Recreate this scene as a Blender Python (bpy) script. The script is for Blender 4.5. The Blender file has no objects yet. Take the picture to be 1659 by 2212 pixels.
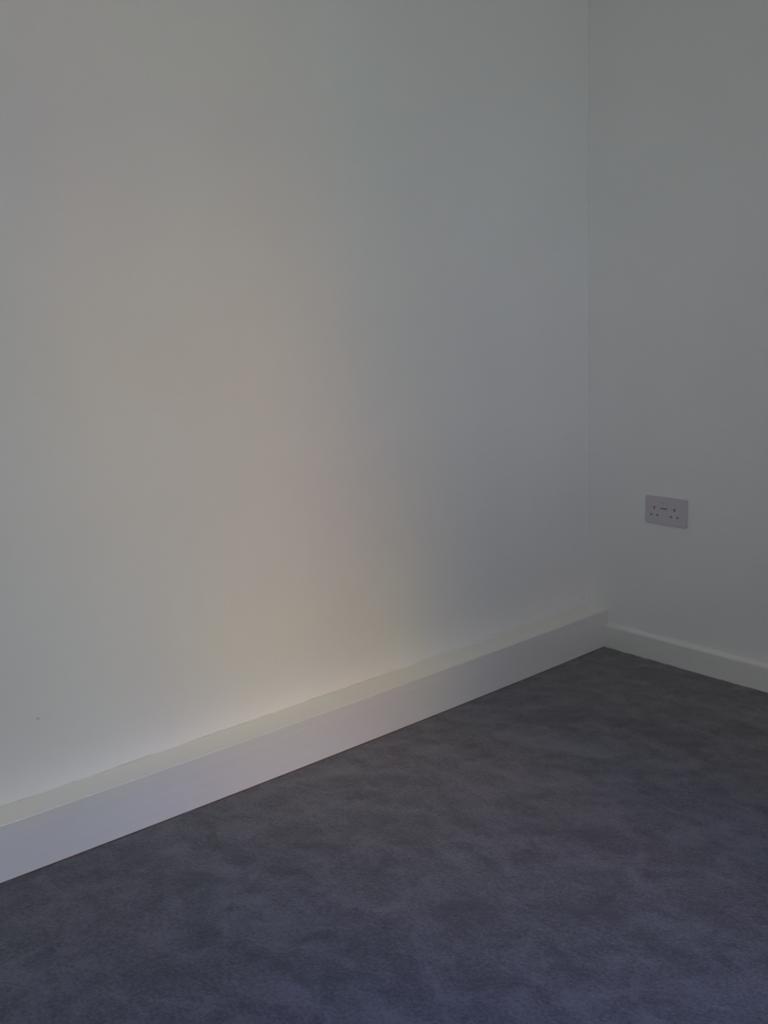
import bpy, bmesh, math
from mathutils import Vector, Matrix, noise as bnoise

C = bpy.context.scene.collection
SC = bpy.context.scene

# ------------------------------------------------------------------ camera
FPX, YAW, PITCH, ROLL = 2201.2, 0.8789, -0.2061, -0.0440
CAM = Vector((-2.6444, -2.1252, 1.1735))
F = Vector((math.cos(PITCH) * math.cos(YAW), math.cos(PITCH) * math.sin(YAW), math.sin(PITCH)))
Rv = F.cross(Vector((0, 0, 1))).normalized()
Uv = Rv.cross(F)
R2 = Rv * math.cos(ROLL) + Uv * math.sin(ROLL)
U2 = -Rv * math.sin(ROLL) + Uv * math.cos(ROLL)
cd = bpy.data.cameras.new('camera')
cam = bpy.data.objects.new('camera', cd)
C.objects.link(cam)
M = Matrix((R2, U2, -F)).transposed().to_4x4()
M.translation = CAM
cam.matrix_world = M
cd.sensor_fit = 'VERTICAL'
cd.sensor_height = 24.0
cd.lens = 24.0 * FPX / 2212
cd.clip_start = 0.02
cd.dof.use_dof = True
cd.dof.focus_distance = 2.1
cd.dof.aperture_fstop = 3.4
SC.camera = cam

# ------------------------------------------------------------------ light
SC.view_settings.view_transform = 'Standard'
SC.view_settings.look = 'None'
SC.view_settings.exposure = 0.0
SC.view_settings.gamma = 1.0
SC.view_settings.use_curve_mapping = False

w = bpy.data.worlds.new('daylight')
SC.world = w
w.use_nodes = True
w.node_tree.nodes['Background'].inputs['Color'].default_value = (0.35, 0.42, 0.55, 1)
w.node_tree.nodes['Background'].inputs['Strength'].default_value = 0.01



def area(name, loc, target, sx, sy, power, col, spin=0.0, spread=180):
    ld = bpy.data.lights.new(name, 'AREA')
    ld.shape = 'RECTANGLE'
    ld.size, ld.size_y = sx, sy
    ld.energy = power
    ld.color = col
    ld.spread = math.radians(spread)
    o = bpy.data.objects.new(name, ld)
    C.objects.link(o)
    d = (Vector(target) - Vector(loc)).normalized()
    o.rotation_euler = (d.to_track_quat('-Z', 'Y').to_matrix() @ Matrix.Rotation(spin, 3, 'Z')).to_euler()
    o.location = loc
    return o


# room: wall_left is the plane y = 0, wall_right the plane x = 0
X0, Y0, ZC = -4.0, -3.4, 2.45
WZ0, WZ1 = 0.85, 2.1     # sill and head of the windows in the wall behind the camera

# openings in the wall behind the camera: wide window, plus narrow one and pier added to bound the beam
OPEN = [(-3.6, -2.1), (-1.72, -1.15)]
# broad fill lamps added outside for skylight, tints fitted to blend: azimuth, elevation, power, colour
SKY = {
    'sky_fill_25_34': (-65, 34, 641.67, (0.8877, 1.0000, 0.9903)),
    'sky_fill_50_5': (-40, 5, 117.54, (0.9317, 0.9648, 1.0000)),
    'sky_fill_50_22': (-40, 22, 9.6242, (1.0000, 0.0000, 0.0000)),
    'sky_fill_50_34': (-40, 34, 2.7025, (0.0000, 1.0000, 0.0000)),
    'sky_fill_75_5': (-15, 5, 58.285, (0.2266, 0.5384, 1.0000)),
    'sky_fill_75_22': (-15, 22, 40.449, (1.0000, 0.0000, 0.5681)),
    'sky_fill_100_5': (10, 5, 14.919, (1.0000, 0.0000, 0.0000)),
    'sky_fill_100_22': (10, 22, 219.03, (1.0000, 0.7932, 0.4355)),
    'sky_fill_100_34': (10, 34, 223.26, (0.0000, 0.5129, 1.0000)),
    'sky_fill_125_22': (35, 22, 392.86, (0.0001, 0.4882, 1.0000)),
}
for nm_, (az, el, pw, cl) in SKY.items():
    c_ = Vector((-2.1, -3.5, 1.5))
    a_, e_ = math.radians(az), math.radians(el)
    d_ = Vector((math.sin(a_) * math.cos(e_), -math.cos(a_) * math.cos(e_), math.sin(e_)))
    area(nm_, c_ + d_ * 6, c_, 2.6, 2.0, pw, cl)
# fill lamps added at the wide window: two aimed down at the near carpet,
# and one aimed up to brighten the ceiling
area('window_fill_down', (-2.7, -3.5, 1.9), (-2.2, -1.8, 0.0), 1.5, 0.6, 3.2212, (0.3162, 1.0000, 0.6903), spread=80)
area('window_fill_up', (-2.7, -3.6, 1.3), (-2.2, -2.0, 2.5), 1.5, 0.8, 10.566, (1.0000, 0.9268, 0.7321), spread=100)
area('window_fill_steep', (-2.5, -3.38, 2.0), (-1.9, -1.8, 0.0), 0.8, 0.25, 4.8457, (0.0000, 0.0000, 1.0000), spread=48)
# narrow tinted lamps added outside to shape the warm glow and soft shadow edge
# of the window jamb on wall_left: edge x, beam height z, width, height, power, colour
GLOW = {
    'glow_lamp_m1': (-0.76, 0.00, 0.30, 0.50, 6.6699, (1.0000, 0.0000, 0.0000)),
    'glow_lamp_m2': (-0.70, -0.20, 0.35, 0.50, 28.233, (1.0000, 0.8402, 0.0000)),
    'glow_lamp_m3': (-0.66, -0.40, 0.40, 0.50, 17.375, (0.9330, 1.0000, 0.0000)),
    'glow_lamp_m4': (-0.90, 0.90, 0.30, 0.50, 11.852, (1.0000, 0.0001, 0.0000)),
    'glow_lamp_n01': (-1.02, 1.10, 0.45, 0.80, 12.43, (1.0000, 0.1424, 0.0000)),
    'glow_lamp_n02': (-1.02, 0.50, 0.50, 0.80, 25.434, (1.0000, 0.9643, 0.1372)),
    'glow_lamp_n03': (-1.02, 0.00, 0.65, 0.80, 42.138, (0.0000, 0.4806, 1.0000)),
    'glow_lamp_n11': (-0.94, 1.10, 0.45, 0.80, 1.6203, (0.0081, 1.0000, 0.0000)),
    'glow_lamp_n30': (-0.78, 1.60, 0.40, 0.80, 8.6883, (0.0001, 0.0536, 1.0000)),
    'glow_lamp_n31': (-0.78, 1.10, 0.45, 0.80, 12.601, (0.0689, 1.0000, 0.0000)),
    'glow_lamp_n32': (-0.78, 0.50, 0.50, 0.80, 19.356, (1.0000, 0.0000, 0.0000)),
    'glow_lamp_n33': (-0.78, 0.00, 0.65, 0.80, 1.4092, (1.0000, 0.0575, 0.0000)),
    'glow_lamp_n41': (-0.70, 1.10, 0.45, 0.80, 0.5248, (0.0004, 1.0000, 0.0000)),
    'glow_lamp_n43': (-0.70, 0.00, 0.65, 0.80, 25.733, (1.0000, 0.0246, 0.0000)),
}
for nm_, (xe, ze, wd, ht, pw, cl) in GLOW.items():
    xs_ = -1.15 + (-1.15 - xe) * 5.6 / 3.4
    zs_ = 1.5 + (1.5 - ze) * 5.6 / 3.4
    area(nm_, (xs_, -9.0, zs_), (xs_, -3.4, zs_), wd, ht, pw, cl)


# ------------------------------------------------------------------ helpers
def mat(name, col, rough=0.6):
    m = bpy.data.materials.new(name)
    m.use_nodes = True
    b = m.node_tree.nodes['Principled BSDF']
    b.inputs['Base Color'].default_value = (*col, 1)
    b.inputs['Roughness'].default_value = rough
    return m, m.node_tree.nodes, m.node_tree.links, b


def noise(N, Lk, coord, scale, detail=3, rough=0.5, dist=0.0):
    n = N.new('ShaderNodeTexNoise')
    n.inputs['Scale'].default_value = scale
    n.inputs['Detail'].default_value = detail
    n.inputs['Roughness'].default_value = rough
    n.inputs['Distortion'].default_value = dist
    Lk.new(coord, n.inputs['Vector'])
    return n.outputs['Fac']


def math_node(N, Lk, op, a, b=None, clamp=False):
    n = N.new('ShaderNodeMath')
    n.operation = op
    n.use_clamp = clamp
    for i, v in enumerate((a, b)):
        if v is None:
            continue
        if isinstance(v, (int, float)):
            n.inputs[i].default_value = v
        else:
            Lk.new(v, n.inputs[i])
    return n.outputs[0]


def ramp(N, Lk, fac, lo, hi, c0, c1):
    n = N.new('ShaderNodeMapRange')
    n.inputs['From Min'].default_value = lo
    n.inputs['From Max'].default_value = hi
    Lk.new(fac, n.inputs['Value'])
    m = N.new('ShaderNodeMix')
    m.data_type = 'RGBA'
    Lk.new(n.outputs[0], m.inputs[0])
    for s, v in ((m.inputs[6], c0), (m.inputs[7], c1)):
        if isinstance(v, tuple):
            s.default_value = (*v, 1)
        else:
            Lk.new(v, s)
    return m.outputs[2]


def bump(N, Lk, b, h, strength, dist):
    n = N.new('ShaderNodeBump')
    n.inputs['Strength'].default_value = strength
    n.inputs['Distance'].default_value = dist
    Lk.new(h, n.inputs['Height'])
    Lk.new(n.outputs[0], b.inputs['Normal'])


def world_pos(N):
    return N.new('ShaderNodeNewGeometry').outputs['Position']


def segment_mark(N, Lk, pos, A, B, r):
    """1 inside a short stroke from A to B of half width r, soft edged (a mark on the wall)"""
    A, B = Vector(A), Vector(B)
    d = (B - A)
    ln = d.length
    sub = N.new('ShaderNodeVectorMath'); sub.operation = 'SUBTRACT'
    Lk.new(pos, sub.inputs[0]); sub.inputs[1].default_value = A
    dot = N.new('ShaderNodeVectorMath'); dot.operation = 'DOT_PRODUCT'
    Lk.new(sub.outputs[0], dot.inputs[0]); dot.inputs[1].default_value = d / ln / ln
    t = math_node(N, Lk, 'MULTIPLY', dot.outputs['Value'], 1.0, clamp=True)
    sc = N.new('ShaderNodeVectorMath'); sc.operation = 'SCALE'
    sc.inputs[0].default_value = d; Lk.new(t, sc.inputs['Scale'])
    s2 = N.new('ShaderNodeVectorMath'); s2.operation = 'DISTANCE'
    Lk.new(sub.outputs[0], s2.inputs[0]); Lk.new(sc.outputs[0], s2.inputs[1])
    mr = N.new('ShaderNodeMapRange'); mr.interpolation_type = 'SMOOTHSTEP'
    mr.inputs['From Min'].default_value = r
    mr.inputs['From Max'].default_value = r * 0.2
    Lk.new(s2.outputs['Value'], mr.inputs['Value'])
    return mr.outputs[0]


def link_bm(name, bm, m, parent=None, smooth=False):
    me = bpy.data.meshes.new(name)
    bm.normal_update()
    bm.to_mesh(me)
    bm.free()
    if smooth:
        for p in me.polygons:
            p.use_smooth = True
    me.materials.append(m)
    o = bpy.data.objects.new(name, me)
    C.objects.link(o)
    if parent:
        o.parent = parent
    return o


def box(bm, a, b):
    v = [bm.verts.new((x, y, z)) for x in (a[0], b[0]) for y in (a[1], b[1]) for z in (a[2], b[2])]
    for f in ((0, 1, 3, 2), (4, 6, 7, 5), (0, 4, 5, 1), (2, 3, 7, 6), (0, 2, 6, 4), (1, 5, 7, 3)):
        bm.faces.new([v[i] for i in f])


def bevel(bm, w_, seg=2):
    bmesh.ops.recalc_face_normals(bm, faces=bm.faces)
    bmesh.ops.bevel(bm, geom=[e for e in bm.edges if e.calc_face_angle(0) > 0.6],
                    offset=w_, segments=seg, profile=0.6, affect='EDGES')


def structure(o, label=None):
    o['kind'] = 'structure'
    if label:
        o['label'] = label
    return o


# ------------------------------------------------------------------ materials
CARPET_DARK, CARPET_LIGHT = (0.030, 0.030, 0.037), (0.100, 0.095, 0.108)
BRUSHED = [
    ((-0.761, -0.341), (-0.675, -0.571), 0.05, 0.09),
    ((-1.004, -0.237), (-0.934, -0.269), 0.04, 0.05),
    ((-0.602, -0.758), (-0.570, -0.790), 0.03, 0.08),
    ((-0.827, -0.994), (-0.812, -1.063), 0.06, 0.05),
    ((-1.704, -0.499), (-1.690, -0.545), 0.035, 0.07),
    ((-1.682, -0.354), (-1.670, -0.391), 0.04, 0.05),
    ((-1.801, -0.799), (-1.784, -0.816), 0.05, 0.05),
    ((-1.453, -1.145), (-1.406, -1.157), 0.05, 0.05),
    ((-0.625, -0.303), (-0.501, -0.384), 0.07, -0.07),
    ((-0.481, -0.497), (-0.460, -0.690), 0.06, -0.05),
    ((-1.134, -0.312), (-1.200, -0.282), 0.04, -0.03),
    ((-1.020, -0.427), (-0.800, -0.683), 0.12, 0.03),
    ((-1.425, -0.125), (-1.134, -0.202), 0.035, 0.05),
    ((-1.783, -0.191), (-1.740, -0.359), 0.05, -0.03),
    ((-1.427, -0.841), (-1.212, -1.006), 0.07, -0.03),
]
WALLC = (0.80, 0.80, 0.785)
m_wall, N, K, B = mat('painted_plaster', WALLC, 0.62)
pos = world_pos(N)
h = math_node(N, K, 'ADD', noise(N, K, pos, 260, 2), math_node(N, K, 'MULTIPLY', noise(N, K, pos, 6, 2), 3.0))
bump(N, K, B, h, 0.12, 0.002)
base = ramp(N, K, noise(N, K, pos, 3.0, 3), 0.3, 0.7, (0.79, 0.79, 0.775), (0.81, 0.81, 0.795))
mk = segment_mark(N, K, pos, (-0.036, 0, 0.156), (-0.020, 0, 0.150), 0.0028)
sp = segment_mark(N, K, pos, (-1.9000, 0, 0.3015), (-1.8985, 0, 0.3020), 0.0042)
tot = math_node(N, K, 'ADD', math_node(N, K, 'MULTIPLY', mk, 0.35), math_node(N, K, 'MULTIPLY', sp, 0.45), clamp=True)
col = ramp(N, K, tot, 0, 1, base, (0.30, 0.28, 0.26))
K.new(col, B.inputs['Base Color'])

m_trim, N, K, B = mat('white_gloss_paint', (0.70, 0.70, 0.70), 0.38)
pos = world_pos(N)
mp = N.new('ShaderNodeMapping'); K.new(pos, mp.inputs[0]); mp.inputs['Scale'].default_value = (1.5, 90, 90)
bump(N, K, B, noise(N, K, mp.outputs[0], 1.2, 3), 0.10, 0.001)
K.new(ramp(N, K, noise(N, K, mp.outputs[0], 0.8, 3), 0.3, 0.75, (0.765, 0.757, 0.738), (0.74, 0.732, 0.713)), B.inputs['Base Color'])

m_ledge, N, K, B = mat('cream_ledge_lit', (0.93, 0.91, 0.85), 0.5)  # cream paint, lightened further in place of light from above
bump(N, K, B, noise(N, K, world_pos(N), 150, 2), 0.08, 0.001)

m_caulk, N, K, B = mat('old_caulk', (0.66, 0.62, 0.54), 0.7)
pos = world_pos(N)
K.new(ramp(N, K, noise(N, K, pos, 9, 4, 0.7), 0.42, 0.62, (0.62, 0.57, 0.50), (0.84, 0.825, 0.78)), B.inputs['Base Color'])

m_carpet, N, K, B = mat('cut_pile_carpet', (0.06, 0.06, 0.07), 0.95)
pos = world_pos(N)
mp = N.new('ShaderNodeMapping'); K.new(pos, mp.inputs[0]); mp.inputs['Rotation'].default_value = (0, 0, 0.87)
mp.inputs['Scale'].default_value = (1.5, 1.0, 1.0)
big = noise(N, K, mp.outputs[0], 9.0, 4, 0.6, 0.6)
mid = noise(N, K, mp.outputs[0], 75, 4, 0.75, 0.3)
fine = noise(N, K, pos, 150, 3, 0.75)
v = math_node(N, K, 'ADD', math_node(N, K, 'MULTIPLY', big, 0.38),
              math_node(N, K, 'ADD', math_node(N, K, 'MULTIPLY', mid, 0.30), math_node(N, K, 'MULTIPLY', fine, 0.32)))
# trodden and brushed patches of pile: ends, radius, lighter (+) or darker (-)
for (ax, ay), (bx_, by_), r_, q_ in BRUSHED:
    mk = segment_mark(N, K, pos, (ax, ay, 0), (bx_, by_, 0), r_)
    v = math_node(N, K, 'ADD', v, math_node(N, K, 'MULTIPLY', mk, q_ * 1.25))
K.new(ramp(N, K, v, 0.44, 0.585, CARPET_DARK, CARPET_LIGHT), B.inputs['Base Color'])
B.inputs['Sheen Weight'].default_value = 0.5
B.inputs['Sheen Roughness'].default_value = 0.5
B.inputs['Specular IOR Level'].default_value = 0.15
bump(N, K, B, math_node(N, K, 'ADD', math_node(N, K, 'MULTIPLY', mid, 0.6), fine), 0.35, 0.003)

m_edge, N, K, B = mat('carpet_backing', (0.075, 0.045, 0.036), 0.95)
K.new(ramp(N, K, noise(N, K, world_pos(N), 40, 3), 0.35, 0.65, (0.10, 0.068, 0.058), (0.16, 0.10, 0.078)), B.inputs['Base Color'])

m_ceil, N, K, B = mat('ceiling_paint', (0.80, 0.80, 0.79), 0.8)
bump(N, K, B, noise(N, K, world_pos(N), 120, 2), 0.1, 0.002)

m_plate, N, K, B = mat('white_plastic', (0.56, 0.535, 0.565), 0.35)
bump(N, K, B, noise(N, K, world_pos(N), 400, 2), 0.03, 0.001)
m_hole, N, K, B = mat('dark_recess', (0.03, 0.03, 0.03), 0.8)
K.new(ramp(N, K, noise(N, K, world_pos(N), 300, 2), 0.3, 0.7, (0.02, 0.02, 0.02), (0.04, 0.04, 0.04)), B.inputs['Base Color'])
m_frame, N, K, B = mat('window_frame_white', (0.8, 0.8, 0.8), 0.4)
bump(N, K, B, noise(N, K, world_pos(N), 80, 2), 0.05, 0.001)

# ------------------------------------------------------------------ room shell
T = 0.12
bm = bmesh.new(); box(bm, (X0 - T, 0, -0.1), (T, T, ZC + 0.1))
structure(link_bm('wall_left', bm, m_wall), 'plain off-white painted wall on the left')
bm = bmesh.new(); box(bm, (0, Y0 - T, -0.1), (T, 0, ZC + 0.1))
structure(link_bm('wall_right', bm, m_wall), 'shaded off-white wall on the right with the socket')
bm = bmesh.new(); box(bm, (X0 - T, Y0 - 0.26, -0.1), (X0, 0, ZC + 0.1))
structure(link_bm('wall_near', bm, m_wall))
bm = bmesh.new()
D = 0.26
xs_ = [X0] + [v for o_ in OPEN for v in o_] + [0]
for i in range(0, len(xs_), 2):
    box(bm, (xs_[i], Y0 - D, -0.1), (xs_[i + 1], Y0, ZC + 0.1))
for x0, x1 in OPEN:
    box(bm, (x0, Y0 - D, -0.1), (x1, Y0, WZ0))
    box(bm, (x0, Y0 - D, WZ1), (x1, Y0, ZC + 0.1))
structure(link_bm('wall_back', bm, m_wall))
bm = bmesh.new(); box(bm, (X0, Y0, ZC), (0, 0, ZC + 0.1))
structure(link_bm('ceiling', bm, m_ceil))
fw = 0.05
lz = WZ1 - WZ0
for k, (x0, x1) in enumerate(OPEN):
    wr = bpy.data.objects.new('window_%d' % (k + 1), None); C.objects.link(wr); wr.location = (x0, Y0 - 0.2, WZ0)
    structure(wr)
    bm = bmesh.new()
    lx = x1 - x0
    box(bm, (0, 0, 0), (lx, 0.06, fw)); box(bm, (0, 0, lz - fw), (lx, 0.06, lz))
    box(bm, (0, 0, fw), (fw, 0.06, lz - fw)); box(bm, (lx - fw, 0, fw), (lx, 0.06, lz - fw))
    link_bm('window_frame', bm, m_frame, wr)

# carpeted floor: a finely divided sheet with a slightly wavy pile surface
def lines(a0, a1, fa, fb, fine, coarse):
    out = [a0]
    while out[-1] < a1 - 1e-6:
        st = fine if fa <= out[-1] < fb else coarse
        out.append(min(a1, out[-1] + st))
    return out


gx, gy = lines(X0, 0.0, -2.4, 0.1, 0.012, 0.1), lines(Y0, 0.0, -1.6, 0.1, 0.012, 0.1)
verts, faces = [], []
for x in gx:
    for y in gy:
        p = Vector((x, y, 0))
        h = 0.0016 * bnoise.noise(p * 60) + 0.0014 * bnoise.noise(p * 22) + 0.001 * bnoise.noise(p * 7)
        verts.append((x, y, h))
ny = len(gy)
for i in range(len(gx) - 1):
    for j in range(ny - 1):
        k = i * ny + j
        faces.append((k, k + ny, k + ny + 1, k + 1))
k0 = len(verts)
verts += [(X0, Y0, -0.1), (0, Y0, -0.1), (0, 0, -0.1), (X0, 0, -0.1)]
faces.append((k0, k0 + 3, k0 + 2, k0 + 1))
me = bpy.data.meshes.new('floor')
me.from_pydata(verts, [], faces)
for p in me.polygons:
    p.use_smooth = True
me.materials.append(m_carpet)
fl = bpy.data.objects.new('floor', me); C.objects.link(fl)
structure(fl, 'dark blue-grey cut pile carpet')

# ------------------------------------------------------------------ boxed skirting along wall_left
HB = 0.1272


def yfront(x):
    x = max(x, -2.25)
    return 0.01137 * x * x + 0.02327 * x - 0.0828


bm = bmesh.new()
# profile: (y factor toward the front, z); front has a shallow board joint 22 mm below the top edge
prof = [(0, -0.01), ('f', -0.01), ('f', HB - 0.0226), ('g', HB - 0.0223), ('g', HB - 0.0215), ('f', HB - 0.0212),
        ('f', HB - 0.002), ('h', HB - 0.0006), ('k', HB), (0, HB)]
rows = []
nseg = 60
for i in range(nseg + 1):
    x = X0 + (0 - X0) * i / nseg
    yf = yfront(x)
    row = []
    for a, z in prof:
        y = {0: 0.0, 'f': yf, 'g': yf + 0.0016, 'h': yf + 0.0006, 'k': yf + 0.002}[a]
        row.append(bm.verts.new((x, y, z)))
    rows.append(row)
n = len(prof)
for i in range(nseg):
    for j in range(n):
        bm.faces.new((rows[i][j], rows[i + 1][j], rows[i + 1][(j + 1) % n], rows[i][(j + 1) % n]))
bm.faces.new(rows[0]); bm.faces.new(rows[-1][::-1])
bmesh.ops.recalc_face_normals(bm, faces=bm.faces)
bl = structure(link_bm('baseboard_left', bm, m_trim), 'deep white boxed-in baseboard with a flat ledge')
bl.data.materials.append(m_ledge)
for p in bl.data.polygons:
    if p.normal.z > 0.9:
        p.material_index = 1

# thin caulk line where the ledge meets the wall, riding up the wall toward the corner
bm = bmesh.new()
rows = []
for i in range(121):
    x = -2.6 + 2.6 * i / 120
    lift = 0.0006 + 0.0045 * max(0.0, min(1.0, (x + 1.0) / 0.5))
    hh = 0.0011 + 0.0005 * math.sin(x * 37) + 0.0004 * math.sin(x * 91 + 1)
    rows.append([bm.verts.new((x, y, z)) for y, z in
                 ((0.0, HB + lift - 0.0002), (-0.0007, HB + lift), (-0.0007, HB + lift + hh), (0.0, HB + lift + hh + 0.0003))])
for i in range(120):
    for j in range(3):
        bm.faces.new((rows[i][j], rows[i + 1][j], rows[i + 1][j + 1], rows[i][j + 1]))
bmesh.ops.recalc_face_normals(bm, faces=bm.faces)
co = link_bm('caulk_line', bm, m_caulk, bl)

# brown backing of the carpet showing where it is tucked against the boxing
bm = bmesh.new()
rows = []
for i in range(261):
    x = -2.6 + 2.6 * i / 260
    yf = yfront(x)
    t_ = 0.0024 + 0.0012 * bnoise.noise(Vector((x * 14, 0, 0)))
    rows.append([bm.verts.new((x, y, z)) for y, z in ((yf, -0.004), (yf, 0.0016), (yf - t_, 0.0012), (yf - t_ - 0.001, -0.004))])
for i in range(260):
    for j in range(3):
        bm.faces.new((rows[i][j], rows[i + 1][j], rows[i + 1][j + 1], rows[i][j + 1]))
bmesh.ops.recalc_face_normals(bm, faces=bm.faces)
link_bm('carpet_edge', bm, m_edge, fl)

# ------------------------------------------------------------------ plain skirting along wall_right
H2, D2 = 0.0734, 0.018
bm = bmesh.new()
y1 = yfront(0)
pr = [(0, -0.01), (-D2, -0.01), (-D2, H2 - 0.002), (-D2 + 0.0006, H2 - 0.0006), (-D2 + 0.002, H2), (0, H2)]
a = [bm.verts.new((x, Y0, z)) for x, z in pr]
b = [bm.verts.new((x, y1, z)) for x, z in pr]
for j in range(len(pr)):
    bm.faces.new((a[j], b[j], b[(j + 1) % len(pr)], a[(j + 1) % len(pr)]))
bm.faces.new(a[::-1]); bm.faces.new(b)
bmesh.ops.recalc_face_normals(bm, faces=bm.faces)
br = structure(link_bm('baseboard_right', bm, m_trim), 'low plain white baseboard below the socket')
# painted-over filler coving the top of the board into the wall
bm = bmesh.new()
cv = [(-0.0125, H2 - 0.0002)] + [(-0.0125 * (1 - math.sin(t * math.pi / 16)), H2 + 0.011 * (1 - math.cos(t * math.pi / 16)) + 0.0001) for t in range(1, 9)] + [(0, H2 - 0.0002)]
a = [bm.verts.new((x, Y0, z)) for x, z in cv]
b = [bm.verts.new((x, y1, z)) for x, z in cv]
for j in range(len(cv)):
    bm.faces.new((a[j], b[j], b[(j + 1) % len(cv)], a[(j + 1) % len(cv)]))
bmesh.ops.recalc_face_normals(bm, faces=bm.faces)
link_bm('filler_cove', bm, m_wall, br, smooth=True)

# ------------------------------------------------------------------ double wall socket on wall_right
# local axes: u = along the wall (towards -y, to the right in the photo), v = up, w = out of the wall (-x)
SY, SZ = -0.3097, 0.4914
sock = bpy.data.objects.new('double_wall_socket', None)
C.objects.link(sock)
sock.matrix_world = Matrix(((0, 0, -1, 0), (-1, 0, 0, SY), (0, 1, 0, SZ), (0, 0, 0, 1)))
sock['label'] = 'white plastic double wall socket on the shaded right-hand wall above the baseboard'
sock['category'] = 'socket'


def prism(bm, pts, w0, w1):
    lo = [bm.verts.new((x, y, w0)) for x, y in pts]
    hi = [bm.verts.new((x, y, w1)) for x, y in pts]
    k = len(pts)
    for i in range(k):
        bm.faces.new((lo[i], lo[(i + 1) % k], hi[(i + 1) % k], hi[i]))
    bm.faces.new(lo[::-1]); bm.faces.new(hi)


def rrect(cx, cy, w_, h_, r, seg=5):
    pts = []
    for sx, sy, a0 in ((1, 1, 0), (-1, 1, 90), (-1, -1, 180), (1, -1, 270)):
        for i in range(seg + 1):
            t = math.radians(a0 + 90 * i / seg)
            pts.append((cx + sx * (w_ / 2 - r) + r * math.cos(t), cy + sy * (h_ / 2 - r) + r * math.sin(t)))
    return pts


PW, PH, PT = 0.146, 0.086, 0.009
holes = []
for s in (-1, 1):
    cu = -0.0055 + s * 0.0365
    holes += [(cu, 0.0085, 0.0046, 0.0085), (cu - 0.0111, -0.0145, 0.0068, 0.0042), (cu + 0.0111, -0.0145, 0.0068, 0.0042)]

bm = bmesh.new()
prism(bm, rrect(0, 0, PW, PH, 0.004), 0, PT)
bmesh.ops.recalc_face_normals(bm, faces=bm.faces)
bmesh.ops.bevel(bm, geom=[e for e in bm.edges if all(v_.co.z > PT - 1e-5 for v_ in e.verts)],
                offset=0.0022, segments=3, profile=0.6, affect='EDGES')
plate = link_bm('faceplate', bm, m_plate, sock)
# cut the pin apertures and the switch pocket out of the plate
bm = bmesh.new()
for cu, cv, w_, h_ in holes:
    box(bm, (cu - w_ / 2, cv - h_ / 2, PT - 0.007), (cu + w_ / 2, cv + h_ / 2, PT + 0.004))
box(bm, (-0.0205, 0.0064, PT - 0.006), (0.0045, 0.0285, PT + 0.004))
bmesh.ops.recalc_face_normals(bm, faces=bm.faces)
me = bpy.data.meshes.new('cut'); bm.to_mesh(me); bm.free()
cut = bpy.data.objects.new('cut', me); C.objects.link(cut); cut.matrix_world = sock.matrix_world
md = plate.modifiers.new('cut', 'BOOLEAN'); md.operation = 'DIFFERENCE'; md.object = cut; md.solver = 'EXACT'
bpy.context.view_layer.update()
dg = bpy.context.evaluated_depsgraph_get()
nm = bpy.data.meshes.new_from_object(plate.evaluated_get(dg))
plate.modifiers.clear(); plate.data = nm
bpy.data.objects.remove(cut)
for cu, cv, w_, h_ in holes:
    bm = bmesh.new()
    box(bm, (cu - w_ / 2 + 0.0002, cv - h_ / 2 + 0.0002, PT - 0.0068), (cu + w_ / 2 - 0.0002, cv + h_ / 2 - 0.0002, PT - 0.0015))
    o = link_bm('pin_hole', bm, m_hole, plate)
bm = bmesh.new()
box(bm, (-0.0203, 0.0066, PT - 0.0058), (0.0043, 0.0094, PT - 0.0012))
link_bm('switch_gap_shade', bm, m_hole, plate)  # dark liner paints the shade under the rocker lips
# two rocker switches side by side in the pocket, tilted so the lower lip stands proud
for s in (-1, 1):
    bm = bmesh.new()
    cu = -0.008 + s * 0.0062
    hw = 0.0060
    vs = [(-hw, 0.0096, 0.0045), (hw, 0.0096, 0.0045), (hw, 0.0280, 0.0045), (-hw, 0.0280, 0.0045),
          (-hw, 0.0096, PT + 0.0012), (hw, 0.0096, PT + 0.0012), (hw, 0.0280, PT - 0.0002), (-hw, 0.0280, PT - 0.0002)]
    vv = [bm.verts.new((cu + p[0], p[1], p[2])) for p in vs]
    for f in ((3, 2, 1, 0), (4, 5, 6, 7), (0, 1, 5, 4), (1, 2, 6, 5), (2, 3, 7, 6), (3, 0, 4, 7)):
        bm.faces.new([vv[i] for i in f])
    bevel(bm, 0.0007)
    link_bm('rocker_switch', bm, m_plate, sock)
